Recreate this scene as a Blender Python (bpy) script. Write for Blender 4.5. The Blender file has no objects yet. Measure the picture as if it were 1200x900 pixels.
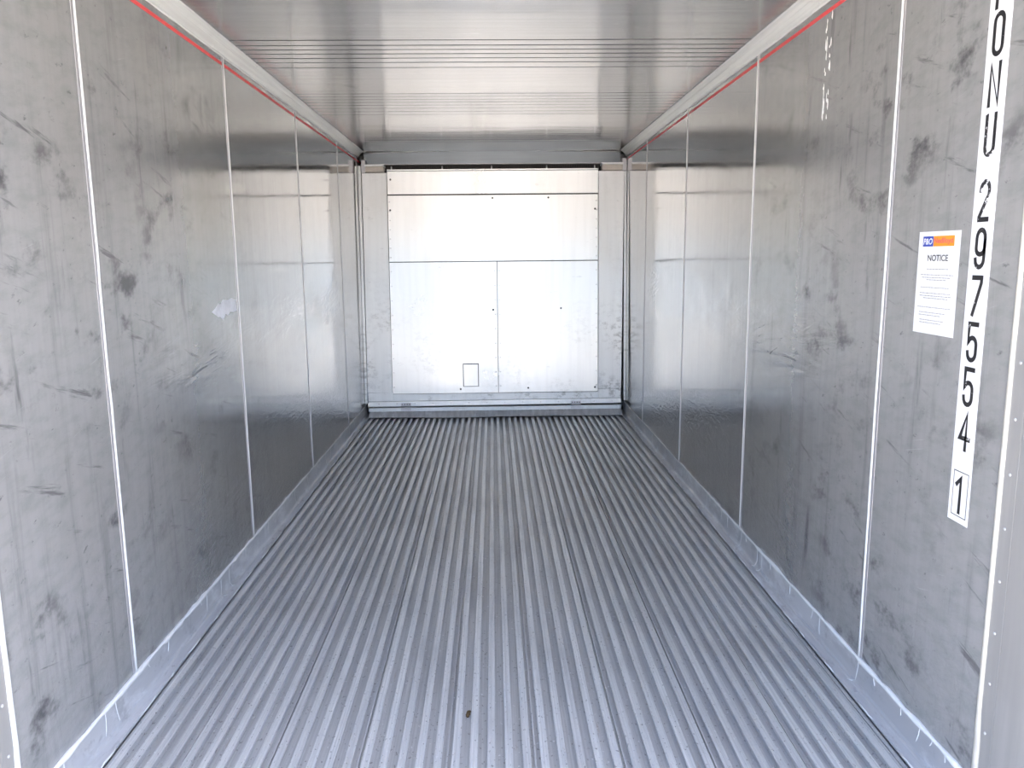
import bpy, math, random
from mathutils import Vector, Matrix
random.seed(7)
S = bpy.context.scene
COL = S.collection

# ------------------------------------------------------------------ camera
# world: x across (0 = middle of the container), y into the container, z up, floor bars' tops at z = 0
cam_d = bpy.data.cameras.new('camera')
cam = bpy.data.objects.new('camera', cam_d)
COL.objects.link(cam)
cam_d.sensor_width = 36.0
cam_d.lens = 910.11 / 1200 * 36.0
cam_d.clip_start = 0.02
CX, CZ = -0.0111, 1.37
right = Vector((0.99965279, -0.024625, -0.00937608))
fwd = Vector((0.02279701, 0.98670779, -0.16089757))
up = Vector((0.01321356, 0.16062795, 0.98692657))
cam.matrix_world = Matrix(((right.x, up.x, -fwd.x, CX), (right.y, up.y, -fwd.y, 0.0),
                           (right.z, up.z, -fwd.z, CZ), (0, 0, 0, 1)))
S.camera = cam

# ------------------------------------------------------------------ sky, sun, exposure
W = bpy.data.worlds.new('sky')
S.world = W
W.use_nodes = True
wn = W.node_tree
wn.nodes.clear()
sky = wn.nodes.new('ShaderNodeTexSky')
sky.sky_type = 'NISHITA'
sky.sun_disc = False
sky.sun_elevation = math.radians(72)
sky.sun_rotation = math.radians(60)    # same sun as the lamp below
sky.air_density = 0.75
sky.dust_density = 4.0
sky.ozone_density = 1.0
bg = wn.nodes.new('ShaderNodeBackground')
bg.inputs['Strength'].default_value = 0.38
wo = wn.nodes.new('ShaderNodeOutputWorld')
wn.links.new(sky.outputs[0], bg.inputs[0])
wn.links.new(bg.outputs[0], wo.inputs[0])

sun_d = bpy.data.lights.new('sun', 'SUN')
sun_d.energy = 6.0
sun_d.angle = math.radians(0.6)
sun_d.color = (1.0, 0.96, 0.9)
sun = bpy.data.objects.new('sun', sun_d)
COL.objects.link(sun)
# high sun from the right of the container: the yard in front of the doors is lit, no beam enters
sun.rotation_euler = Vector((-0.268, -0.155, -0.951)).to_track_quat('-Z', 'Y').to_euler()

S.view_settings.view_transform = 'Standard'
S.view_settings.look = 'None'
S.view_settings.gamma = 1.0
S.view_settings.use_curve_mapping = False
S.view_settings.exposure = 2.1
S.cycles.max_bounces = 16
S.cycles.diffuse_bounces = 8
S.cycles.glossy_bounces = 12
S.cycles.sample_clamp_indirect = 8.0


# ------------------------------------------------------------------ node helpers
class NT:
    def __init__(s, name):
        s.m = bpy.data.materials.new(name)
        s.m.use_nodes = True
        s.t = s.m.node_tree
        s.b = s.t.nodes['Principled BSDF']
        s.p = None

    def n(s, typ, **kw):
        nd = s.t.nodes.new(typ)
        for k, v in kw.items():
            setattr(nd, k, v)
        return nd

    def put(s, sock, v):
        if isinstance(v, bpy.types.NodeSocket):
            s.t.links.new(v, sock)
        elif isinstance(v, (tuple, list)):
            sock.default_value = (v[0], v[1], v[2], 1.0) if len(sock.default_value) == 4 else v
        else:
            sock.default_value = v

    def pos(s):
        if s.p is None:
            s.p = s.n('ShaderNodeNewGeometry').outputs['Position']
        return s.p

    def xyz(s):
        sp = s.n('ShaderNodeSeparateXYZ')
        s.put(sp.inputs[0], s.pos())
        return sp.outputs

    def mapping(s, scale, rot=(0, 0, 0), loc=(0, 0, 0)):
        mp = s.n('ShaderNodeMapping')
        s.put(mp.inputs['Vector'], s.pos())
        mp.inputs['Scale'].default_value = scale
        mp.inputs['Rotation'].default_value = rot
        mp.inputs['Location'].default_value = loc
        return mp.outputs[0]

    def noise(s, scale, rot=(0, 0, 0), loc=(0, 0, 0), detail=3.0, rough=0.55, dist=0.0):
        if rot != (0, 0, 0):
            # rotate first, then stretch
            m1 = s.n('ShaderNodeMapping')
            s.put(m1.inputs['Vector'], s.pos())
            m1.inputs['Rotation'].default_value = rot
            m2 = s.n('ShaderNodeMapping')
            s.put(m2.inputs['Vector'], m1.outputs[0])
            m2.inputs['Scale'].default_value = scale
            m2.inputs['Location'].default_value = loc
            v = m2.outputs[0]
        else:
            v = s.mapping(scale, rot, loc)
        nz = s.n('ShaderNodeTexNoise')
        s.put(nz.inputs['Vector'], v)
        nz.inputs['Scale'].default_value = 1.0
        nz.inputs['Detail'].default_value = detail
        nz.inputs['Roughness'].default_value = rough
        nz.inputs['Distortion'].default_value = dist
        return nz.outputs[0]

    def ramp(s, v, a, b, c=0.0, d=1.0, smooth=True):
        r = s.n('ShaderNodeMapRange')
        r.interpolation_type = 'SMOOTHSTEP' if smooth else 'LINEAR'
        s.put(r.inputs['Value'], v)
        for i, q in zip((1, 2, 3, 4), (a, b, c, d)):
            r.inputs[i].default_value = q
        return r.outputs[0]

    def math(s, op, a, b=0.0, clamp=False):
        r = s.n('ShaderNodeMath', operation=op)
        r.use_clamp = clamp
        s.put(r.inputs[0], a)
        s.put(r.inputs[1], b)
        return r.outputs[0]

    def mul(s, a, b): return s.math('MULTIPLY', a, b)
    def add(s, a, b): return s.math('ADD', a, b)
    def sub(s, a, b): return s.math('SUBTRACT', a, b)

    def mix(s, f, a, b):
        r = s.n('ShaderNodeMix', data_type='RGBA')
        s.put(r.inputs[0], f)
        s.put(r.inputs[6], a)
        s.put(r.inputs[7], b)
        return r.outputs[2]

    def band(s, v, c, w):
        """smooth bump, 1 at v = c falling to 0 at distance w"""
        d = s.math('ABSOLUTE', s.sub(v, c))
        return s.ramp(d, 0.0, w, 1.0, 0.0)

    def bump(s, h, strength=1.0, dist=0.001, normal=None):
        b = s.n('ShaderNodeBump')
        b.inputs['Strength'].default_value = strength
        b.inputs['Distance'].default_value = dist
        s.put(b.inputs['Height'], h)
        if normal is not None:
            s.put(b.inputs['Normal'], normal)
        return b.outputs[0]

    def fin(s, color=None, rough=None, metal=None, normal=None):
        if color is not None: s.put(s.b.inputs['Base Color'], color)
        if rough is not None: s.put(s.b.inputs['Roughness'], rough)
        if metal is not None: s.put(s.b.inputs['Metallic'], metal)
        if normal is not None: s.put(s.b.inputs['Normal'], normal)
        return s.m


def wall_mat(name, side):
    t = NT(name)
    o = t.xyz()
    y, z = o[1], o[2]
    # vertical rolling streaks of the sheet
    streak = t.noise((1, 38, 0.9), detail=4, loc=(side * 5, 0, 0))
    fine = t.noise((1, 190, 2.0), detail=2, loc=(side * 9, 0, 0))
    blot = t.noise((1, 2.2, 1.6), detail=5, loc=(side * 3, 1, 2))
    # wear near the doors: dull metal with rubbed-on rubber and forklift marks
    worn = t.ramp(y, 1.9, 4.2, 1.0, 0.0)
    ang = 0.25 * side
    sm1 = t.ramp(t.noise((1, 5.5, 8.0), rot=(ang, 0, 0), loc=(0, side * 7.3, 2), detail=6, rough=0.62), 0.53, 0.70)
    sm2 = t.ramp(t.noise((1, 9.0, 1.6), loc=(0, side * 2.1, 5), detail=5, rough=0.6), 0.60, 0.75)
    sm3 = t.ramp(t.noise((1, 2.6, 26.0), rot=(-0.30 * side, 0, 0), loc=(0, 3 + side, 5), detail=5, rough=0.65), 0.61, 0.72)
    sm4 = t.ramp(t.noise((1, 24, 44), rot=(ang, 0, 0), loc=(0, side, 9), detail=4, rough=0.7), 0.62, 0.75)
    grp = t.ramp(t.noise((1, 1.7, 2.1), loc=(2, side * 4, 0), detail=2), 0.38, 0.60)
    smu = t.math('MAXIMUM', t.math('MAXIMUM', t.mul(sm1, grp), t.mul(sm2, 0.95)), t.math('MAXIMUM', t.mul(sm3, 0.75), t.mul(sm4, 0.7)))
    smu = t.mul(smu, t.add(t.mul(worn, 0.80), 0.10))
    # light scratches
    scr = t.ramp(t.noise((1, 3.2, 130), rot=(0.28 * side, 0, 0), loc=(0, side, 1), detail=3, rough=0.7), 0.69, 0.76)
    base = t.mix(t.ramp(streak, 0.3, 0.7), (0.52, 0.515, 0.505), (0.57, 0.565, 0.555))
    base = t.mix(t.mul(t.ramp(fine, 0.45, 0.75), 0.15), base, (0.45, 0.45, 0.45))
    base = t.mix(t.mul(t.ramp(blot, 0.45, 0.75), 0.30), base, (0.52, 0.49, 0.44))
    base = t.mix(t.mul(worn, 0.42), base, (0.365, 0.357, 0.343))  # worn metal, its colour also darkened to offset the strong light near the doors
    mott = t.noise((1, 10, 26), rot=(ang * 0.6, 0, 0), loc=(0, side * 4, 2), detail=6, rough=0.65)
    base = t.mix(t.mul(t.ramp(mott, 0.40, 0.74), t.add(0.10, t.mul(worn, 0.24))), base, (0.24, 0.28, 0.25, 0.25))
    drip = t.ramp(t.noise((1, 16, 1.1), loc=(0, side * 8, 1), detail=6, rough=0.65), 0.54, 0.72)
    base = t.mix(t.mul(drip, t.add(0.10, t.mul(worn, 0.35))), base, (0.22, 0.22, 0.22))
    base = t.mix(smu, base, (0.11, 0.11, 0.112))
    base = t.mix(t.mul(scr, 0.30), base, (0.78, 0.78, 0.78))
    dull = t.ramp(y, 1.9, 3.3, 1.0, 0.0)
    rough = t.add(t.mul(dull, 0.24), t.add(0.075, t.mul(t.ramp(blot, 0.3, 0.8), 0.07)))
    rough = t.math('MINIMUM', t.add(rough, t.mul(smu, 0.25)), 0.262)
    # panel waviness, forklift dents in a rough band along the wall
    wav = t.noise((1, 3.0, 3.0), detail=2, loc=(0, side, 0))
    zc = t.add(1.06, t.mul(t.sub(y, 2.4), 0.0 if side < 0 else 0.025))
    dz = t.math('ABSOLUTE', t.sub(z, zc))
    dent_mask = t.mul(t.ramp(dz, 0.03, 0.22, 1.0, 0.0), t.mul(t.ramp(y, 2.2, 3.0), t.ramp(y, 5.6, 6.6, 1.0, 0.0)))
    dent_zone = t.mul(dent_mask, t.ramp(t.noise((1, 1.3, 2.5), loc=(0, side * 6, 3), detail=2), 0.34, 0.55))
    zc2 = t.sub(zc, 0.22)
    dent = t.add(t.noise((1, 1.5, 11.0), rot=(0.07 * side, 0, 0), loc=(0, side * 3, 0), detail=3, dist=1.2), t.mul(t.noise((1, 4.5, 20.0), rot=(0.12 * side, 0, 0), loc=(0, side * 5, 0), detail=3, dist=1.5), 0.5))
    ripple = t.noise((1, 14, 34), detail=3, dist=1.5, loc=(0, side, 4))
    low = t.ramp(z, 0.25, 0.75, 1.0, 0.0)
    nb = t.bump(wav, 0.5, 0.003)
    nb = t.bump(t.mul(dent, dent_zone), 0.75, 0.012, nb)
    nb = t.bump(t.mul(ripple, low), 0.9, 0.0032, nb)
    nb = t.bump(streak, 0.06, 0.0002, nb)
    metal = t.sub(0.92, t.mul(worn, 0.46))
    return t.fin(base, rough, metal, nb)


def alu(name, c=(0.6, 0.6, 0.6), metal=0.8, rough=0.35, var=0.25, scale=(30, 2, 30)):
    t = NT(name)
    n1 = t.noise(scale, detail=4)
    n2 = t.noise((4, 4, 4), detail=4, loc=(3, 1, 2))
    dark = tuple(q * (1 - var) for q in c)
    col = t.mix(t.ramp(n1, 0.35, 0.7), dark, c)
    col = t.mix(t.mul(t.ramp(n2, 0.5, 0.75), 0.4), col, tuple(q * 0.8 for q in c))
    return t.fin(col, t.add(rough - 0.08, t.mul(n2, 0.2)), metal, t.bump(n1, 0.2, 0.0006))


def plain(name, c, rough=0.5, metal=0.0, var=0.1):
    t = NT(name)
    n1 = t.noise((25, 25, 25), detail=3)
    col = t.mix(t.ramp(n1, 0.35, 0.7), tuple(q * (1 - var) for q in c), c)
    return t.fin(col, rough, metal)


def floor_mat(name, top):
    t = NT(name)
    o = t.xyz()
    oi = t.n('ShaderNodeObjectInfo').outputs['Random']
    streak = t.noise((160, 1.4, 40), detail=3)
    blot = t.noise((5, 2.2, 5), detail=5, rough=0.6)
    pit = t.ramp(t.noise((120, 75, 120), detail=2, loc=(1, 2, 3)), 0.63, 0.73)
    spk = t.ramp(t.noise((90, 60, 90), detail=2, loc=(7, 2, 3)), 0.68, 0.75)
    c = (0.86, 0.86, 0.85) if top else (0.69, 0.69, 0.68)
    col = t.mix(t.ramp(streak, 0.3, 0.7), tuple(q * 0.82 for q in c), c)
    col = t.mix(t.mul(t.ramp(blot, 0.45, 0.7), 0.35), col, (0.46, 0.45, 0.44))
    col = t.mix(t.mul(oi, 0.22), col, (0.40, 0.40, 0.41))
    col = t.mix(t.mul(pit, 0.75), col, (0.25, 0.24, 0.23))
    col = t.mix(t.mul(spk, 0.8), col, (0.85, 0.85, 0.85))
    rust = t.ramp(t.noise((40, 5, 40), detail=4, loc=(4, 8, 3)), 0.66, 0.76)
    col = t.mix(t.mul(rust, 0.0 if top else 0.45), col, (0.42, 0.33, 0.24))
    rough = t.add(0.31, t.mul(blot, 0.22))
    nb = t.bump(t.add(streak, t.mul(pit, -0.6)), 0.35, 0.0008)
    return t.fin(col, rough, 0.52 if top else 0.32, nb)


def ceil_mat():
    t = NT('roof_lining_metal')
    st = t.noise((0.7, 42, 1), detail=4)
    bl = t.noise((1.2, 1.2, 1), detail=5)
    spot = t.ramp(t.noise((9, 16, 1), loc=(3, 4, 0), detail=3), 0.68, 0.78)
    sm = t.mul(t.ramp(t.noise((3.5, 2.0, 1), rot=(0, 0, 0.5), loc=(1, 9, 0), detail=5, rough=0.65), 0.62, 0.75), 0.55)
    col = t.mix(t.ramp(st, 0.35, 0.65), (0.36, 0.36, 0.355), (0.41, 0.41, 0.405))
    col = t.mix(t.mul(t.ramp(bl, 0.45, 0.7), 0.25), col, (0.47, 0.45, 0.42))
    col = t.mix(sm, col, (0.18, 0.18, 0.18))
    col = t.mix(t.mul(spot, 0.3), col, (0.75, 0.75, 0.75))
    wav = t.noise((1.1, 7, 1), detail=2)
    nb = t.bump(wav, 0.5, 0.004)
    nb = t.bump(st, 0.15, 0.0006, nb)
    edge = t.ramp(t.math('ABSOLUTE', t.xyz()[0]), 0.80, 1.12)
    return t.fin(col, t.add(t.add(0.10, t.mul(bl, 0.10)), t.mul(edge, 0.09)), 0.85, nb)


def bulk_mat(name, c, metal, rough, mo):
    t = NT(name)
    o = t.xyz()
    z = o[2]
    st = t.noise((26, 1, 1.2), detail=4)
    hz = t.noise((1.2, 1, 22), detail=4, loc=(3, 0, 1))
    bl = t.noise((2.4, 1, 2.0), detail=5, loc=(5, 0, 1))
    stain = t.ramp(t.noise((7, 1, 0.8), detail=5, rough=0.65, loc=(2, 0, 6)), 0.60, 0.75)
    mott = t.mul(t.ramp(t.noise((22, 1, 30), detail=6, rough=0.7, loc=(6, 0, 2)), 0.46, 0.66), t.mul(t.ramp(t.noise((3.2, 1, 2.2), detail=3, loc=(1, 0, 8)), 0.42, 0.62), t.ramp(z, 0.5, 1.2, 1.0, 0.1)))
    mark = t.ramp(t.noise((9, 1, 22), detail=5, rough=0.7, loc=(1, 0, 4)), 0.63, 0.73)
    col = t.mix(t.mul(t.ramp(st, 0.4, 0.7), 0.15), c, tuple(q * 0.7 for q in c))
    col = t.mix(t.mul(t.ramp(bl, 0.5, 0.75), 0.18), col, (0.80, 0.75, 0.66))
    dirty = t.ramp(z, 0.2, 1.0, 1.0, 0.15)
    col = t.mix(t.mul(t.mul(stain, dirty), 0.45), col, (0.36, 0.34, 0.31))
    col = t.mix(t.mul(mark, 0.28), col, (0.45, 0.44, 0.42))
    col = t.mix(t.mul(mott, mo), col, (0.40, 0.39, 0.37))
    nb = t.bump(t.add(st, hz), 0.12, 0.0006)
    return t.fin(col, t.add(rough, t.mul(t.sub(bl, 0.5), 0.15)), metal, nb)


def ink_mat(name, worn):
    t = NT(name)
    n1 = t.noise((40, 70, 70), detail=4, rough=0.7, loc=(3, 1, 7))
    n2 = t.noise((20, 26, 30), detail=2, loc=(1, 5, 2))
    chip = t.mul(t.ramp(n1, worn, worn + 0.03), t.ramp(n2, 0.40, 0.5))
    return t.fin(t.mix(chip, (0.022, 0.021, 0.022), (0.82, 0.81, 0.79)), 0.5, 0.0)


M = {}
M['wall_l'] = wall_mat('left_wall_sheet', -1)
M['wall_r'] = wall_mat('right_wall_sheet', 1)
M['ceil'] = ceil_mat()
M['bar'] = floor_mat('floor_bar_metal', True)
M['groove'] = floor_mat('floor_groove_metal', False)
def kick_mat():
    m = alu('kick_plate_metal', (0.66, 0.66, 0.67), 0.4, 0.38, 0.2, (30, 1.5, 8))
    t = NT.__new__(NT)
    t.m, t.t, t.p = m, m.node_tree, None
    t.b = t.t.nodes['Principled BSDF']
    old = t.b.inputs['Base Color'].links[0].from_socket
    smear = t.mul(t.ramp(t.noise((14, 3.5, 9), detail=6, rough=0.7), 0.50, 0.66), 0.55)
    grime = t.mul(t.ramp(t.noise((30, 9, 12), detail=5, rough=0.7, loc=(4, 2, 1)), 0.56, 0.68), 0.45)
    t.fin(t.mix(grime, t.mix(smear, old, (0.84, 0.85, 0.87)), (0.34, 0.34, 0.35)))
    return m


M['kick'] = kick_mat()
M['cove'] = alu('cove_metal', (0.80, 0.81, 0.77), 0.3, 0.40, 0.15, (60, 0.8, 60))
M['frame'] = alu('door_frame_metal', (0.42, 0.41, 0.39), 0.35, 0.42, 0.12, (10, 30, 2))
M['strip'] = alu('joint_strip_metal', (0.56, 0.54, 0.55), 0.5, 0.45, 0.12, (10, 60, 2))
M['duct'] = alu('duct_metal', (0.15, 0.165, 0.18), 0.6, 0.3, 0.1, (2, 10, 40))
M['seal'] = plain('white_sealant', (0.80, 0.80, 0.78), 0.45, 0.0, 0.05)
M['cream'] = plain('aged_cream_sealant', (0.60, 0.57, 0.50), 0.5, 0.0, 0.1)
M['red'] = plain('red_tape', (0.85, 0.085, 0.09), 0.4, 0.0, 0.12)
M['bulk'] = bulk_mat('bulkhead_sheet', (0.93, 0.93, 0.92), 0.28, 0.25, 0.25)
M['bulkpost'] = bulk_mat('bulkhead_post_sheet', (0.94, 0.94, 0.93), 0.15, 0.34, 0.75)
M['cap'] = plain('cap_beige', (0.62, 0.56, 0.49), 0.5, 0.1, 0.1)
M['dark'] = plain('dark_steel', (0.05, 0.05, 0.05), 0.5, 0.3, 0.2)
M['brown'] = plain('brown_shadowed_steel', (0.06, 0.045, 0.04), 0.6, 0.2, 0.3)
M['rivet'] = plain('rivet_metal', (0.72, 0.72, 0.71), 0.35, 0.6, 0.1)
M['white'] = plain('white_vinyl', (0.80, 0.80, 0.79), 0.4, 0.0, 0.03)
M['paper'] = plain('white_notice_film', (0.82, 0.82, 0.82), 0.35, 0.0, 0.02)
M['blue'] = plain('logo_blue', (0.035, 0.07, 0.42), 0.4)
M['orange'] = plain('logo_orange', (0.85, 0.33, 0.03), 0.4)
M['pink'] = plain('logo_lettering_red', (0.80, 0.10, 0.16), 0.4)
M['ink'] = ink_mat('decal_ink', 0.66)
M['inkworn'] = ink_mat('decal_ink_flaking', 0.57)
M['grey'] = plain('faint_print', (0.36, 0.36, 0.36), 0.5)
M['textgrey'] = plain('notice_print', (0.10, 0.10, 0.10), 0.5)
M['torn'] = plain('torn_film', (0.84, 0.86, 0.92), 0.35, 0.0, 0.15)
M['dirt'] = plain('brown_dirt', (0.20, 0.13, 0.06), 0.9, 0.0, 0.5)
M['yard'] = plain('concrete_yard', (0.52, 0.485, 0.43), 0.85, 0.0, 0.15)
M['shell'] = plain('container_paint', (0.55, 0.55, 0.54), 0.5, 0.1, 0.05)


# ------------------------------------------------------------------ mesh helpers
class MB:
    def __init__(s):
        s.v, s.f = [], []

    def quad(s, *p):
        i = len(s.v)
        s.v += [tuple(q) for q in p]
        s.f.append(tuple(range(i, i + len(p))))
        return s

    def box(s, a, b):
        (x0, y0, z0), (x1, y1, z1) = a, b
        i = len(s.v)
        s.v += [(x0, y0, z0), (x1, y0, z0), (x1, y1, z0), (x0, y1, z0), (x0, y0, z1), (x1, y0, z1), (x1, y1, z1), (x0, y1, z1)]
        for q in ((0, 3, 2, 1), (4, 5, 6, 7), (0, 1, 5, 4), (1, 2, 6, 5), (2, 3, 7, 6), (3, 0, 4, 7)):
            s.f.append(tuple(i + k for k in q))
        return s

    def loft(s, rings, closed=True, caps=True):
        """rings: lists of points, same count; joins them in order"""
        i0 = len(s.v)
        n = len(rings[0])
        for r in rings:
            s.v += [tuple(q) for q in r]
        for a in range(len(rings) - 1):
            for k in range(n if closed else n - 1):
                k2 = (k + 1) % n
                s.f.append((i0 + a * n + k, i0 + a * n + k2, i0 + (a + 1) * n + k2, i0 + (a + 1) * n + k))
        if caps and closed:
            s.f.append(tuple(i0 + k for k in range(n))[::-1])
            e = i0 + (len(rings) - 1) * n
            s.f.append(tuple(e + k for k in range(n)))
        return s

    def disc(s, c, r, ax, h, n=10, dome=0.6):
        """low domed head: axis 'x','-x','-y','z'..., height h"""
        c = Vector(c)
        d = {'x': Vector((1, 0, 0)), '-x': Vector((-1, 0, 0)), '-y': Vector((0, -1, 0)), 'z': Vector((0, 0, 1)), '-z': Vector((0, 0, -1))}[ax] if isinstance(ax, str) else Vector(ax).normalized()
        u = d.orthogonal().normalized()
        w = d.cross(u)
        rg = []
        for rr, hh in ((1, 0), (0.92, 0.5), (dome, 0.95), (0.1, 1)):
            rg.append([c + d * h * hh + (u * math.cos(k * 2 * math.pi / n) + w * math.sin(k * 2 * math.pi / n)) * r * rr for k in range(n)])
        return s.loft(rg)

    def tube(s, pts, r, n=6):
        pts = [Vector(p) for p in pts]
        rs = r if isinstance(r, (list, tuple)) else [r] * len(pts)
        rg = []
        for i, p in enumerate(pts):
            d = (pts[min(i + 1, len(pts) - 1)] - pts[max(i - 1, 0)]).normalized()
            u = d.orthogonal().normalized()
            w = d.cross(u)
            rg.append([p + (u * math.cos(k * 2 * math.pi / n) + w * math.sin(k * 2 * math.pi / n)) * rs[i] for k in range(n)])
        return s.loft(rg)

    def build(s, name, mat, parent=None, smooth=False, mesh_only=False, bevel=0.0):
        me = bpy.data.meshes.new(name)
        off = Vector((0, 0, 0))
        if parent is not None and not parent.get('_local'):
            off = parent.location
        me.from_pydata([tuple(Vector(q) - off) for q in s.v], [], s.f)
        me.materials.append(mat)
        if smooth:
            for p in me.polygons:
                p.use_smooth = True
        me.update()
        if mesh_only:
            return me
        return link(name, me, parent, bevel)


def link(name, me, parent=None, bevel=0.0, loc=None):
    o = bpy.data.objects.new(name, me)
    COL.objects.link(o)
    if parent is not None:
        o.parent = parent
    if loc is not None:
        o.location = loc
    if bevel:
        b = o.modifiers.new('bevel', 'BEVEL')
        b.width = bevel
        b.segments = 2
        b.limit_method = 'ANGLE'
    return o


def tag(o, label=None, cat=None, group=None, kind=None):
    if label: o['label'] = label
    if cat: o['category'] = cat
    if group: o['group'] = group
    if kind: o['kind'] = kind
    return o


def empty(name, loc):
    o = bpy.data.objects.new(name, None)
    COL.objects.link(o)
    o.location = loc
    o.empty_display_size = 0.1
    return o


Y0, YE = 1.25, 7.15          # door opening, back wall
ZC = 2.27                    # ceiling
XW = 1.145                   # half width between the wall linings
YF = 1.69                    # joint of lining and door frame
SEAMS = [YF, 2.2865, 3.503, 4.720, 5.937, 6.765]

# ------------------------------------------------------------------ yard outside
g = MB().quad((-60, -80, -0.17), (60, -80, -0.17), (60, 60, -0.17), (-60, 60, -0.17)).build('ground', M['yard'])
tag(g, 'pale concrete yard the container stands on', kind='structure')


# ------------------------------------------------------------------ walls
def bead_path(rng, z0, z1, amp, step=0.10):
    pts, off, z = [], 0.0, z0
    while z < z1:
        if rng.random() < 0.10:
            off = rng.uniform(-amp, amp)
        pts.append((off + rng.uniform(-amp, amp) * 0.25, z))
        z += step * rng.uniform(0.6, 1.3)
    pts.append((off, z1))
    return pts


for sgn, nm, mat in ((-1, 'wall_left', M['wall_l']), (1, 'wall_right', M['wall_r'])):
    rng = random.Random(11 + sgn)
    wl = MB().box((sgn * 1.149, Y0, -0.12), (sgn * 1.22, YE + 0.08, 2.36)).build(nm, M['shell'])
    tag(wl, 'scuffed aluminium lined side wall on the %s of the container' % ('left' if sgn < 0 else 'right'), kind='structure')
    xi = sgn * XW
    edges = SEAMS + [YE]
    for a, b in zip(edges[:-1], edges[1:]):
        # one sheet, standing a little proud of its neighbours' gap
        MB().box((xi, a + 0.0012, 0.004), (sgn * 1.149, b - 0.0012, ZC)).build('panel', mat, wl)
        MB().box((xi - sgn * 0.0006, a + 0.007, 2.1815), (xi - sgn * 0.00005, b - 0.007, 2.1955)).build('red_line', M['red'], wl)
    for k, y in enumerate(SEAMS[1:]):
        # sealant bead over the sheet joint, with the flat joint strip on the near side
        w = (0.0062, 0.0056, 0.0050, 0.0046, 0.0040)[k]
        path = bead_path(rng, 0.085, 2.222, 0.003)
        rings = []
        for dy, z in path:
            rings.append([(xi + sgn * 0.0002, y + dy - w, z), (xi - sgn * 0.0028, y + dy - w * 0.6, z), (xi - sgn * 0.0036, y + dy, z), (xi - sgn * 0.0028, y + dy + w * 0.6, z), (xi + sgn * 0.0002, y + dy + w, z)])
        if k == 4:
            MB().loft(rings).build('joint_strip', M['strip'], wl, smooth=True)
        else:
            MB().loft(rings).build('seam_sealant', M['seal'], wl, smooth=True)
        MB().box((xi - sgn * 0.0011, y - 0.019, 0.09), (xi, y - 0.002, 2.222)).build('joint_strip', M['strip'], wl)

    # ---- door frame beside the lining
    tn = 'trim_3' if sgn < 0 else 'trim_4'
    fr = MB().box((xi, 1.637, -0.02), (sgn * 1.2, YF - 0.004, 2.34)).build(tn, M['frame'], None, bevel=0.002)
    tag(fr, 'pale aluminium door frame upright at the %s edge of the opening' % ('left' if sgn < 0 else 'right'), kind='structure')
    MB().box((xi - sgn * 0.003, Y0, -0.02), (sgn * 1.2, 1.6335, 2.34)).build('frame_post', M['frame'], fr, bevel=0.003)
    path = bead_path(rng, 0.0, 2.25, 0.0025)
    rings = []
    for dy, z in path:
        w = 0.0085 if z > 0.21 else 0.012
        yy = YF + dy + (0.0 if z > 0.21 else -0.003)
        rings.append([(xi + sgn * 0.0002, yy - w, z), (xi - sgn * 0.004, yy - w * 0.6, z), (xi - sgn * 0.005, yy, z), (xi - sgn * 0.004, yy + w * 0.6, z), (xi + sgn * 0.0002, yy + w, z)])
    MB().loft(rings).build('frame_sealant', M['cream'] if sgn > 0 else M['seal'], fr, smooth=True)
    sm = MB().disc((0, 0, 0), 0.0042, '-x' if sgn > 0 else 'x', 0.002).build('screw', M['rivet'], None, True, mesh_only=True)
    for k in range(17):
        link('screw', sm, fr, loc=(xi - sgn * 0.0, 1.662, 0.115 + 0.127 * k))

# ------------------------------------------------------------------ ceiling with swaged grooves across
prof = [(Y0, ZC)]
ribs = [3.447, 3.527, 3.596, 3.668, 3.743, 3.822, 3.921, 4.52, 4.60, 4.68, 4.76, 4.85, 4.94, 5.05, 5.158, 5.84, 5.92, 6.00, 6.08, 6.17, 6.29]
for y in ribs:
    prof += [(y - 0.011, ZC), (y - 0.004, ZC - 0.0015), (y + 0.004, ZC - 0.0015), (y + 0.011, ZC)]
prof += [(YE, ZC)]
rings = [[(x, y, z) for y, z in prof] + [(x, YE, ZC + 0.09), (x, Y0, ZC + 0.09)] for x in (-1.149, 1.149)]
ce = MB().loft(rings).build('ceiling', M['ceil'])
tag(ce, 'shiny grey metal ceiling lining with bands of cross grooves', kind='structure')

# ------------------------------------------------------------------ cove trims between walls and ceiling
for sgn, nm in ((-1, 'trim_1'), (1, 'trim_2')):
    xi = sgn * XW
    pr = [(1.1445, 2.223), (1.1425, 2.2235), (1.121, 2.250), (1.1185, 2.2515), (1.099, 2.2675), (1.098, 2.2695), (1.1445, 2.2695)]
    cv = MB().loft([[(sgn * x, y, z) for x, z in pr] for y in (YF + 0.005, 6.86)]).build(nm, M['cove'])
    tag(cv, 'pale aluminium cove strip along the top of the %s wall' % ('left' if sgn < 0 else 'right'), kind='structure')
    rng = random.Random(3 + sgn)
    for (x, z, r, name) in ((1.1425, 2.2215, 0.0044, 'sealant_bead'), (1.0965, 2.2680, 0.0036, 'sealant_bead'), (1.1195, 2.2508, 0.0016, 'fold_edge')):
        pts = []
        y = YF + 0.01
        while y < 6.85:
            pts.append((sgn * (x + rng.uniform(-1, 1) * 0.0005), y, z + rng.uniform(-1, 1) * 0.0005))
            y += 0.11
        pts.append((sgn * x, 6.855, z))
        MB().tube(pts, [r * rng.uniform(0.8, 1.15) for _ in pts]).build(name, M['seal'] if name != 'fold_edge' else M['cove'], cv, True)
    r1 = MB().disc((0, 0, 0), 0.0040, (-sgn * 0.77, 0, -0.64), 0.0022).build('rivet', M['rivet'], None, True, mesh_only=True)
    for k in range(9):
        link('rivet', r1, cv, loc=(sgn * 1.1355, 2.33 + 0.52 * k, 2.2322))
        link('rivet', r1, cv, loc=(sgn * 1.1040, 2.30 + 0.52 * k, 2.2636))

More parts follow.
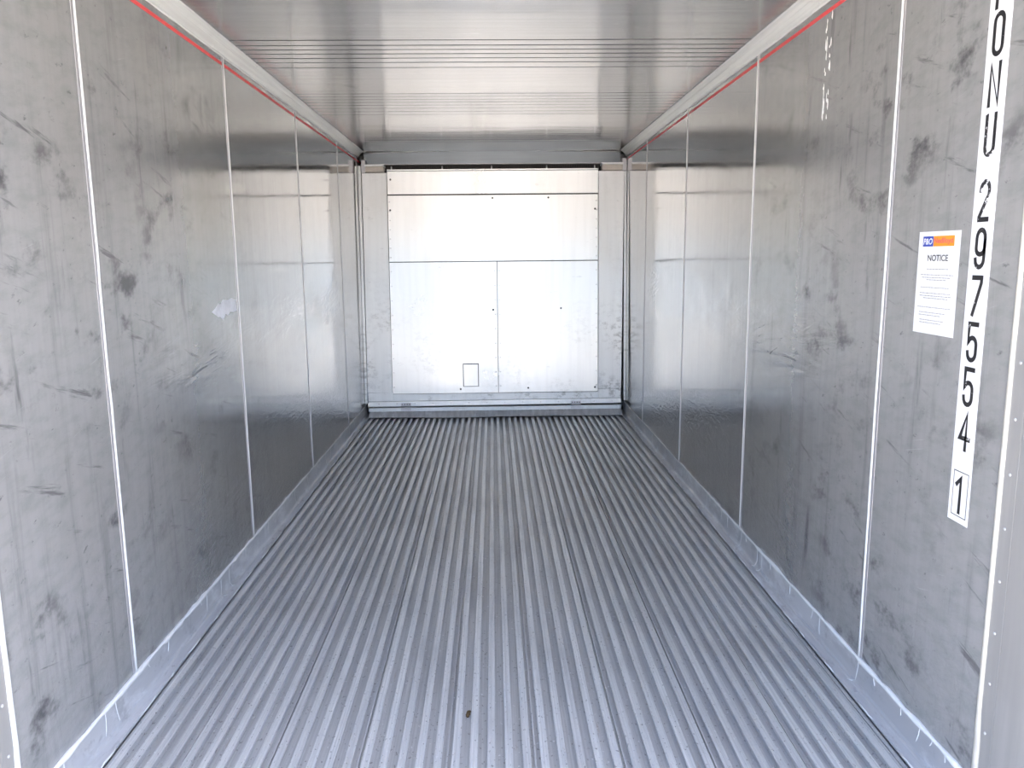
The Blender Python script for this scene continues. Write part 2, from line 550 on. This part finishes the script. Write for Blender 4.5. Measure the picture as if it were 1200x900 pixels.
# ------------------------------------------------------------------ kick plates along the foot of the walls
for sgn, nm in ((-1, 'baseboard_left'), (1, 'baseboard_right')):
    pr = [(1.1445, 0.094), (1.1415, 0.094), (1.1400, 0.016), (1.1365, 0.008), (1.129, 0.0045), (1.103, 0.0035), (1.1015, 0.001), (1.1015, -0.004), (1.1445, -0.004)]
    kp = MB().loft([[(sgn * x, y, z) for x, z in pr] for y in (Y0 + 0.02, 6.84)]).build(nm, M['kick'])
    tag(kp, 'low aluminium kick plate along the foot of the %s wall' % ('left' if sgn < 0 else 'right'), kind='structure')
    rng = random.Random(21 + sgn)
    pts, rad = [], []
    y = YF + 0.012
    while y < 6.82:
        pts.append((sgn * (1.1425 + rng.uniform(-1, 1) * 0.0008), y, 0.0935 + rng.uniform(-1, 1) * 0.002))
        near = max(0.0, min(1.0, (4.2 - y) / 1.5))
        rad.append((0.0042 + 0.0024 * near) * rng.choice((0.7, 0.85, 1.0, 1.0, 1.25, 1.5)))
        y += rng.uniform(0.03, 0.075)
    MB().tube(pts, rad, 7).build('top_sealant', M['seal'], kp, True)
    # runs of sealant down the plate
    y = 1.80
    while y < 6.3:
        h = rng.uniform(0.02, 0.078)
        x1 = 1.1402
        n = 6
        bend = rng.uniform(-0.012, 0.012)
        p, r = [], []
        for k in range(n + 1):
            q = k / n
            p.append((sgn * (x1 + 0.0018 * (1 - q)), y + bend * q * q + rng.uniform(-1, 1) * 0.001, 0.092 - h * q))
            r.append(0.0017 * (1.2 - 0.5 * q) * rng.uniform(0.8, 1.2))
        if h > 0.06 and rng.random() < 0.6:
            p.append((sgn * 1.133, y + bend + 0.012, 0.0075))
            r.append(0.002)
            p.append((sgn * 1.126, y + bend + 0.026, 0.0055))
            r.append(0.0014)
        MB().tube(p, r, 6).build('sealant_run', M['seal'], kp, True)
        y += rng.choice((0.06, 0.10, 0.16, 0.22, 0.30))
    # sealant smeared over the inner flange edge, in broken lengths
    y = 1.8
    for k in range(24):
        L = rng.uniform(0.03, 0.16)
        pp = [(sgn * (1.100 + rng.uniform(-1, 1) * 0.002), y + L * q / 4, 0.0028) for q in range(5)]
        MB().tube(pp, [0.0010, 0.0026, 0.0030, 0.0024, 0.0010], 6).build('flange_sealant', M['seal'], kp, True)
        y += L + rng.uniform(0.03, 0.22)
        if y > 6.3: break
    sc = MB().disc((0, 0, 0), 0.006, 'z', 0.002).build('rivet', M['strip'], None, True, mesh_only=True)
    for k in range(7):
        link('rivet', sc, kp, loc=(sgn * 1.119, 1.88 + 0.61 * k + (0.36 if sgn > 0 else 0), 0.0038))

# ------------------------------------------------------------------ floor: extruded deck with raised T bars
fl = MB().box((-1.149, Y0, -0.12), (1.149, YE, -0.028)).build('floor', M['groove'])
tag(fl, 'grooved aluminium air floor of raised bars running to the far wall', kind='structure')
hw = 0.0112
tp = [(-0.0035, -0.0282), (-0.0035, -0.006), (-hw, -0.004), (-hw, -0.0012), (-hw + 0.0012, 0.0), (-0.0052, 0.0), (-0.0045, -0.0007), (-0.0026, -0.0007), (-0.0019, 0.0),
      (0.0019, 0.0), (0.0026, -0.0007), (0.0045, -0.0007), (0.0052, 0.0), (hw - 0.0012, 0.0), (hw, -0.0012), (hw, -0.004), (0.0035, -0.006), (0.0035, -0.0282)]
bar = MB().loft([[(x, y, z) for x, z in tp] for y in (Y0 + 0.01, 6.72)]).build('floor_bar', M['bar'], None, mesh_only=True)
for k in range(-22, 22):
    link('floor_bar', bar, fl, loc=(0.0165 + 0.0496 * k, 0, random.uniform(-0.0008, 0.0)))
for x in (-1.0945, 1.0790, 1.0940):
    MB().box((x - 0.006, Y0 + 0.01, -0.028), (x + 0.006, 6.7, -0.010)).build('edge_fillet', M['groove'], fl)
# upstands where two deck extrusions lock together
js = MB().loft([[(x, y, z) for x, z in ((-0.0022, -0.0282), (-0.0022, -0.016), (0.0022, -0.016), (0.0022, -0.0282))] for y in (Y0 + 0.01, 6.7)]).build('deck_joint', M['groove'], None, mesh_only=True)
for k in (-19, -14, -9, -4, 1, 6, 11, 16):
    link('deck_joint', js, fl, loc=(0.0165 + 0.0496 * (k + 0.5), 0, 0))

# ------------------------------------------------------------------ far end: back wall and air duct above the bulkhead
bw = MB().box((-1.149, YE, -0.12), (1.149, YE + 0.08, 2.36)).build('wall_far', M['shell'])
tag(bw, 'end wall of the container behind the pale bulkhead', kind='structure')
du = empty('air_duct', (0, 6.91, 2.165))
tag(du, 'dark grey air duct lip under the ceiling above the pale bulkhead', 'duct')
arc = [(-1.10, 2.262)] + [(-1.10 + 2.2 * k / 12, 2.262 + 0.012 * math.sin(math.pi * k / 12)) for k in range(1, 12)] + [(1.10, 2.262)]
f = MB()
f.loft([[(x, 6.90, 2.166), (x, 6.905, z), (x, 6.93, z), (x, 6.93, 2.166)] for x, z in arc])
f.build('duct_face', M['duct'], du)
MB().tube([(x, 6.898, z) for x, z in arc], 0.003).build('sealant_bead', M['seal'], du, True)
MB().box((-0.93, 6.888, 2.163), (0.93, 6.93, 2.168)).build('lower_lip', M['strip'], du)
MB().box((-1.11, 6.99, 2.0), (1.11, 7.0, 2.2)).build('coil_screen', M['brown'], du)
fin = MB().box((-0.0015, 6.975, 2.08), (0.0015, 6.99, 2.19))
fme = MB()
for k in range(120):
    x = -0.92 + 1.84 * k / 119
    fme.box((x - 0.002, 6.975, 2.08), (x + 0.002, 6.99, 2.19))
tag(fme.build('screen_bars', M['dark'], du), kind='stuff')

# ------------------------------------------------------------------ bulkhead, leaning slightly back; built in its own frame
B = empty('bulkhead', (0, 6.70, 0.09))
B.rotation_euler = (-math.atan2(0.12, 2.03), 0, 0)
B['_local'] = 1
tag(B, 'pale metal bulkhead of riveted sheets closing the far end of the container', 'bulkhead')
T = 0.020


def bpanel(name, x0, x1, z0, z1, mat, y0=0.0, y1=T, bev=0.0015):
    return MB().box((x0, y0, z0), (x1, y1, z1)).build(name, mat, B, bevel=bev)


def bprism(name, pts, mat, y0=0.0, y1=T, bev=0.0015):
    return MB().loft([[(x, y0, z) for x, z in pts], [(x, y1, z) for x, z in pts]]).build(name, mat, B, bevel=bev)


bpanel('backing', -1.10, 1.09, 0.03, 2.02, M['dark'], T + 0.001, T + 0.02, 0)
bpanel('top_panel', -0.8985, 0.9005, 1.822, 2.014, M['bulk'])
bpanel('middle_panel', -0.8985, 0.8985, 1.2535, 1.8115, M['bulk'])
bpanel('lower_panel', 0.0275, 0.8985, 0.1125, 1.2475, M['bulk'], 0.001)
lp = MB()
hx0, hx1, hz0, hz1 = -0.283, -0.145, 0.168, 0.371
for a, b, c, d in ((-0.8985, hx0, 0.1125, 1.2475), (hx1, 0.0230, 0.1125, 1.2475), (hx0, hx1, 0.1125, hz0), (hx0, hx1, hz1, 1.2475)):
    lp.box((a, 0.0005, c), (b, T, d))
lp.build('lower_panel', M['bulk'], B)
hc = bpanel('hatch_cover', hx0 + 0.006, hx1 - 0.006, hz0 + 0.003, hz1 - 0.008, M['bulk'], 0.003, T)
bprism('side_post', [(-1.116, 0.128), (-0.9015, 0.122), (-0.9035, 2.0), (-1.110, 2.0)], M['bulkpost'], -0.006)
bprism('side_post', [(0.9015, 0.138), (1.103, 0.138), (1.122, 2.005), (0.9035, 2.005)], M['bulkpost'], -0.006)
for x0, x1 in ((-1.1425, -1.120), (1.125, 1.1425)):
    bpanel('side_flange', x0, x1, 0.03, 2.06, M['bulkpost'], 0.0, 0.03, 0)
bpanel('top_flange', -0.900, 0.902, 2.017, 2.029, M['bulk'], -0.006, T)
bprism('bottom_rail', [(-1.113, 0.047), (1.100, 0.054), (1.101, 0.134), (0.9, 0.134), (0.899, 0.109), (-0.897, 0.109), (-0.897, 0.118), (-1.115, 0.118)], M['bulkpost'], -0.004)
bprism('bottom_lip', [(-1.118, 0.002), (1.100, 0.008), (1.102, 0.052), (-1.113, 0.045)], M['bulk'], -0.010)
bpanel('corner_plate', -1.113, -0.893, 0.050, 0.126, M['bulkpost'], -0.010, 0)
bpanel('corner_plate', 0.905, 1.098, 0.057, 0.136, M['bulkpost'], -0.010, 0)
# caps on the heads of the posts
for (x0, x1, z0) in ((-1.075, -0.921, 2.004), (0.929, 1.104, 2.008)):
    c = bpanel('post_cap', x0, x1, z0, z0 + 0.046, M['cap'], -0.035, 0.06, 0.003)
    MB().box((x0 - 0.006, -0.04, z0 + 0.047), (x1 + 0.004, 0.06, z0 + 0.062)).build('cap_lid', M['bulkpost'], c)
    # bracket between cap and wall
    sx = -1 if x0 < 0 else 1
    xa = x0 if sx < 0 else x1
    MB().box((min(xa, xa + sx * 0.035), -0.03, z0 - 0.005), (max(xa, xa + sx * 0.035), 0.05, z0 + 0.10)).build('bracket', M['strip'], c)
    c['_local'] = 1
# screws
scr_l = [(-0.872, 1.945), (-0.880, 1.689), (-0.006, 1.786), (0.472, 1.786), (0.872, 1.689), (-0.012, 0.835), (0.286, 0.150), (0.872, 0.150), (-0.305, 0.147), (0.577, 0.843)]
dk = MB().disc((0, 0, 0), 0.0085, '-y', 0.004).build('screw', M['dark'], None, True, mesh_only=True)
for x, z in scr_l:
    link('screw', dk, B, loc=(x, 0.0, z))
lt = MB().disc((0, 0, 0), 0.006, '-y', 0.003).build('rivet', M['strip'], None, True, mesh_only=True)
for k in range(9):
    z = 0.17 + k * 0.125
    for x in (-0.885, 0.006, 0.045, 0.885):
        link('rivet', lt, B, loc=(x, 0.0005, z))
for k in range(7):
    for x in (-0.985 + 0.0 * k,):
        pass
    for x in (-0.885, 0.885):
        link('rivet', lt, B, loc=(x, 0.0, 1.29 + k * 0.078))
for k in range(14):
    link('rivet', lt, B, loc=(-1.02 + k * 0.157, -0.010, 0.026))
st = MB().tube([(0, 0, 0), (0, 0, 0.03)], 0.006, 8).build('stud', M['rivet'], None, True, mesh_only=True)
for x in (-0.86, -0.43, -0.01, 0.46, 0.87):
    link('stud', st, B, loc=(x, 0.006, 2.026))
# hinges at the foot
for hx in (-0.785, 0.703):
    h = MB().box((hx - 0.044, -0.016, 0.004), (hx + 0.044, -0.010, 0.032)).build('hinge', M['strip'], B, bevel=0.001)
    h['_local'] = 1
    MB().tube([(hx - 0.046, -0.017, 0.0), (hx + 0.046, -0.017, 0.0)], 0.006, 8).build('hinge_pin', M['strip'], h, True)
    MB().box((hx - 0.044, -0.022, -0.034), (hx + 0.044, -0.016, -0.006)).build('hinge_leaf', M['strip'], h)
    for k in range(4):
        MB().disc((hx - 0.033 + 0.022 * k, -0.016, 0.02), 0.005, '-y', 0.003, 8).build('screw', M['dark'], h, True)

# scuff plate bridging bulkhead foot and floor
sp = MB()
rings = []
for k in range(13):
    x = -1.10 + 2.2 * k / 12
    w = 0.004 * math.sin(k * 1.3)
    zf = 0.011 + 0.003 * math.sin(k * 0.9 + 1)
    rings.append([(x, 6.605 + w, zf), (x, 6.684, 0.050), (x, 6.687, 0.083), (x, 6.692, 0.083), (x, 6.69, 0.045), (x, 6.607 + w, zf - 0.004)])
sp.loft(rings)
spo = sp.build('trim_5', M['kick'])
tag(spo, 'sloping aluminium scuff plate where the floor meets the bulkhead', kind='structure')
MB().box((-1.108, 6.680, 0.053), (1.075, 6.686, 0.083)).build('upper_lip', M['bulk'], spo)


# ------------------------------------------------------------------ lettering helpers for the right wall
def arc_pts(cx, cz, rx, rz, a0, a1, n=8):
    return [(cx + rx * math.cos(math.radians(a0 + (a1 - a0) * k / n)), cz + rz * math.sin(math.radians(a0 + (a1 - a0) * k / n))) for k in range(n + 1)]


GW, GH = 0.0315, 0.087      # stroke centre-line box of a character
R = GW / 2
GL = {
    'P': [([(0, 0), (0, GH)] + [(R, GH)] + arc_pts(R, GH - 0.022, R, 0.022, 90, -90) + [(0, GH - 0.044)], False)],
    'O': [(arc_pts(R, GH - 0.017, R, 0.017, 0, 180) + arc_pts(R, 0.017, R, 0.017, 180, 360), True)],
    'N': [([(0, 0), (0, GH), (GW, 0), (GW, GH)], False)],
    'U': [([(0, GH)] + arc_pts(R, 0.016, R, 0.016, 180, 360) + [(GW, GH)], False)],
    '2': [(arc_pts(R, GH - 0.019, R, 0.019, 180, 0) + arc_pts(R, GH - 0.026, R, 0.016, -10, -50, 3) + [(0, 0.006), (0, 0), (GW, 0)], False)],
    '9': [(arc_pts(R, GH - 0.020, R, 0.020, 0, 180) + arc_pts(R, 0.044, R, 0.014, 180, 360), True), ([(GW, 0.06)] + arc_pts(R, 0.017, R, 0.017, 0, -180), False)],
    '7': [([(0, GH), (GW, GH), (GW, GH - 0.012), (0.006, 0)], False)],
    '5': [([(GW, GH), (0, GH), (0, 0.042)] + arc_pts(R, 0.036, R, 0.018, 150, 0) + arc_pts(R, 0.017, R, 0.017, 0, -180), False)],
    '4': [([(GW * 0.70, 0), (GW * 0.70, GH), (-0.002, 0.026), (GW + 0.003, 0.026)], False)],
    '1': [([(0.003, GH - 0.018), (R + 0.003, GH - 0.002), (R + 0.003, 0)], False)],
}


def ribbon(mb, pts, closed, t, fn):
    pts = [Vector(p) for p in pts]
    q = [pts[0]]
    for p in pts[1:]:
        if (p - q[-1]).length > 1e-5: q.append(p)
    if closed and (q[0] - q[-1]).length < 1e-5: q.pop()
    n = len(q)
    Lp, Rp = [], []
    for i in range(n):
        a = q[(i - 1) % n] if (closed or i > 0) else None
        b = q[(i + 1) % n] if (closed or i < n - 1) else None
        d1 = (q[i] - a).normalized() if a is not None else (b - q[i]).normalized()
        d2 = (b - q[i]).normalized() if b is not None else d1
        n1, n2 = Vector((-d1.y, d1.x)), Vector((-d2.y, d2.x))
        m = n1 + n2
        m = n1 if m.length < 1e-4 else m.normalized()
        k = 1 / max(0.5, m.dot(n1))
        ext = 0
        p = q[i]
        if not closed and i == 0: p = p - d1 * t * 0.5
        if not closed and i == n - 1: p = p + d2 * t * 0.5
        Lp.append(p + m * t * 0.5 * k)
        Rp.append(p - m * t * 0.5 * k)
    for i in range(n if closed else n - 1):
        j = (i + 1) % n
        mb.quad(fn(*Lp[i]), fn(*Rp[i]), fn(*Rp[j]), fn(*Lp[j]))


def wall_fn(yl, zb, off):
    """u runs towards the doors (to the right as seen from inside), v up"""
    return lambda u, v: (XW - off, yl - u, zb + v)


D = empty('number_decal', (XW, 1.8375, 0.705))
tag(D, 'tall white vertical strip with black container number PONU 297554 1 on right wall', 'decal')
MB().box((XW - 0.0009, 1.798, 0.704), (XW - 0.0001, 1.880, 2.17)).build('backing_strip', M['white'], D)
rows = [('P', 1.370 + 0.545), ('O', 1.370 + 0.441), ('N', 1.370 + 0.331), ('U', 1.370 + 0.219), ('2', 1.370 + 0.071), ('9', 1.370 - 0.040), ('7', 1.370 - 0.152),
        ('5', 1.370 - 0.263), ('5', 1.370 - 0.373), ('4', 1.370 - 0.484), ('1', 1.370 - 0.645)]
for ch, zb in rows:
    mb = MB()
    t = 0.0115
    for pts, cl in GL[ch]:
        ribbon(mb, pts, cl, t, wall_fn(1.8550, zb + t * 0.5 + 0.001, 0.0013))
    mb.build('digit' if ch.isdigit() else 'letter', M['inkworn'] if ch in 'U42' else M['ink'], D)
mb = MB()
ribbon(mb, [(0, 0), (0.059, 0), (0.059, 0.113), (0, 0.113)], True, 0.0024, wall_fn(1.866, 0.7205, 0.0013))
mb.build('check_digit_box', M['textgrey'], D)

# ------------------------------------------------------------------ notice sheet
N = empty('notice_sheet', (XW, 2.015, 1.159))
tag(N, 'white paper notice with blue and orange header on right wall beside number strip', 'sign')
MB().quad((XW - 0.0002, 2.110, 1.159), (XW - 0.0008, 1.919, 1.159), (XW - 0.0008, 1.920, 1.426), (XW - 0.0002, 2.111, 1.427)).build('sheet', M['paper'], N)


def wtext(name, s, size, yl, zb, mat, off, width, parent, shear=0.0, bold=0.0):
    cu = bpy.data.curves.new(name, 'FONT')
    cu.body = s
    cu.size = size
    cu.shear = shear
    cu.offset = bold * size * 0.02
    ob = bpy.data.objects.new(name, cu)
    COL.objects.link(ob)
    dg = bpy.context.evaluated_depsgraph_get()
    me = bpy.data.meshes.new_from_object(ob.evaluated_get(dg))
    bpy.data.objects.remove(ob)
    xs = [v.co.x for v in me.vertices]
    x0, x1 = min(xs), max(xs)
    y0 = min(v.co.y for v in me.vertices)
    y1 = max(v.co.y for v in me.vertices)
    for v in me.vertices:
        u = (v.co.x - x0) / (x1 - x0) * width
        w = (v.co.y - y0) / (y1 - y0) * size
        v.co = Vector((XW - off, yl - u, zb + w)) - parent.location
    me.materials.clear()
    me.materials.append(mat)
    return link(name, me, parent)


lb = MB().box((XW - 0.0013, 2.041, 1.388), (XW - 0.0009, 2.089, 1.4145)).build('logo_block', M['blue'], N)
lo = MB().box((XW - 0.0013, 1.946, 1.388), (XW - 0.0009, 2.0395, 1.4145)).build('logo_block', M['orange'], N)
wtext('logo_lettering', 'P&O', 0.0165, 2.086, 1.393, M['paper'], 0.0016, 0.042, N, 0.15, 1.2)
wtext('logo_lettering', 'Nedlloyd', 0.0175, 2.037, 1.392, M['pink'], 0.0016, 0.086, N, 0.0, 0.9)
wtext('heading', 'NOTICE', 0.0165, 2.062, 1.350, M['textgrey'], 0.0011, 0.094, N, 0.0, 1.0)
mb = MB()
rng = random.Random(5)
for z, a, b in ((1.328, 2.062, 1.966), (1.313, 2.09, 1.945), (1.306, 2.083, 1.965), (1.300, 2.06, 1.975), (1.280, 2.086, 1.955), (1.265, 2.088, 1.948), (1.258, 2.088, 1.95), (1.252, 2.07, 1.965),
                (1.228, 2.094, 1.945), (1.214, 2.085, 1.965), (1.207, 2.085, 1.99), (1.194, 2.08, 1.975), (1.187, 2.08, 1.985)):
    y = a
    while y > b:
        L = rng.uniform(0.004, 0.014)
        mb.quad((XW - 0.0011, y, z), (XW - 0.0011, y - L, z), (XW - 0.0011, y - L, z + 0.0022), (XW - 0.0011, y, z + 0.0022))
        y -= L + 0.002
tag(mb.build('fine_print', M['grey'], N), kind='stuff')

# ------------------------------------------------------------------ torn film on the left wall, scraped strip on the right wall
tp_ = [(3.165, 1.163), (3.21, 1.178), (3.24, 1.193), (3.27, 1.190), (3.30, 1.205), (3.36, 1.202), (3.41, 1.206), (3.462, 1.200), (3.466, 1.150), (3.42, 1.147), (3.38, 1.150), (3.35, 1.138), (3.32, 1.145), (3.29, 1.122), (3.26, 1.136), (3.23, 1.140), (3.20, 1.150)]
tf = MB().loft([[(-XW + 0.0016, y, z) for y, z in tp_], [(-XW + 0.0002, y, z) for y, z in tp_]]).build('torn_film', M['torn'])
tag(tf, 'ragged pale torn patch of film on left wall beside a white seam', 'film')
rng = random.Random(9)
sr = empty('scraped_strip', (XW, 2.778, 1.82))
tag(sr, 'ragged vertical strip of white tape residue high on right wall', 'tape')
for k in range(34):
    z = 1.815 + 0.35 * rng.random()
    edge = rng.choice((-0.020, -0.014, 0.012, 0.017))
    y = 2.778 + edge + rng.uniform(-1, 1) * 0.004
    h = rng.uniform(0.008, 0.045)
    w = rng.uniform(0.0015, 0.005)
    pts = [(y - w * 0.2, z), (y + w, z + h * 0.25), (y + w * 0.7, z + h * 0.6), (y + w * 0.3, z + h), (y - w * 0.5, z + h * 0.7), (y - w * 0.4, z + h * 0.3)]
    MB().loft([[(XW - 0.0012, a, b) for a, b in pts], [(XW - 0.0001, a, b) for a, b in pts]]).build('flake', M['seal'], sr)

# ------------------------------------------------------------------ clump of dirt in a floor groove
dc = MB()
rng = random.Random(2)
for k in range(9):
    c = Vector((-0.1075 + rng.uniform(-1, 1) * 0.007, 2.215 + rng.uniform(-1, 1) * 0.014, -0.025 + rng.uniform(0, 0.003)))
    r = rng.uniform(0.003, 0.006)
    rg = []
    for a in range(5):
        th = math.pi * (a + 0.15) / 4.3
        rg.append([(c.x + r * math.sin(th) * math.cos(b) * rng.uniform(0.8, 1.2), c.y + 1.3 * r * math.sin(th) * math.sin(b) * rng.uniform(0.8, 1.2), c.z - r * 0.7 * math.cos(th)) for b in [q * math.pi / 3 for q in range(6)]])
    dc.loft(rg)
tag(dc.build('dirt_clump', M['dirt'], None, True), 'small brown clump of dirt lying in a floor groove near the middle', 'dirt')

for o in S.objects:
    if '_local' in o:
        del o['_local']
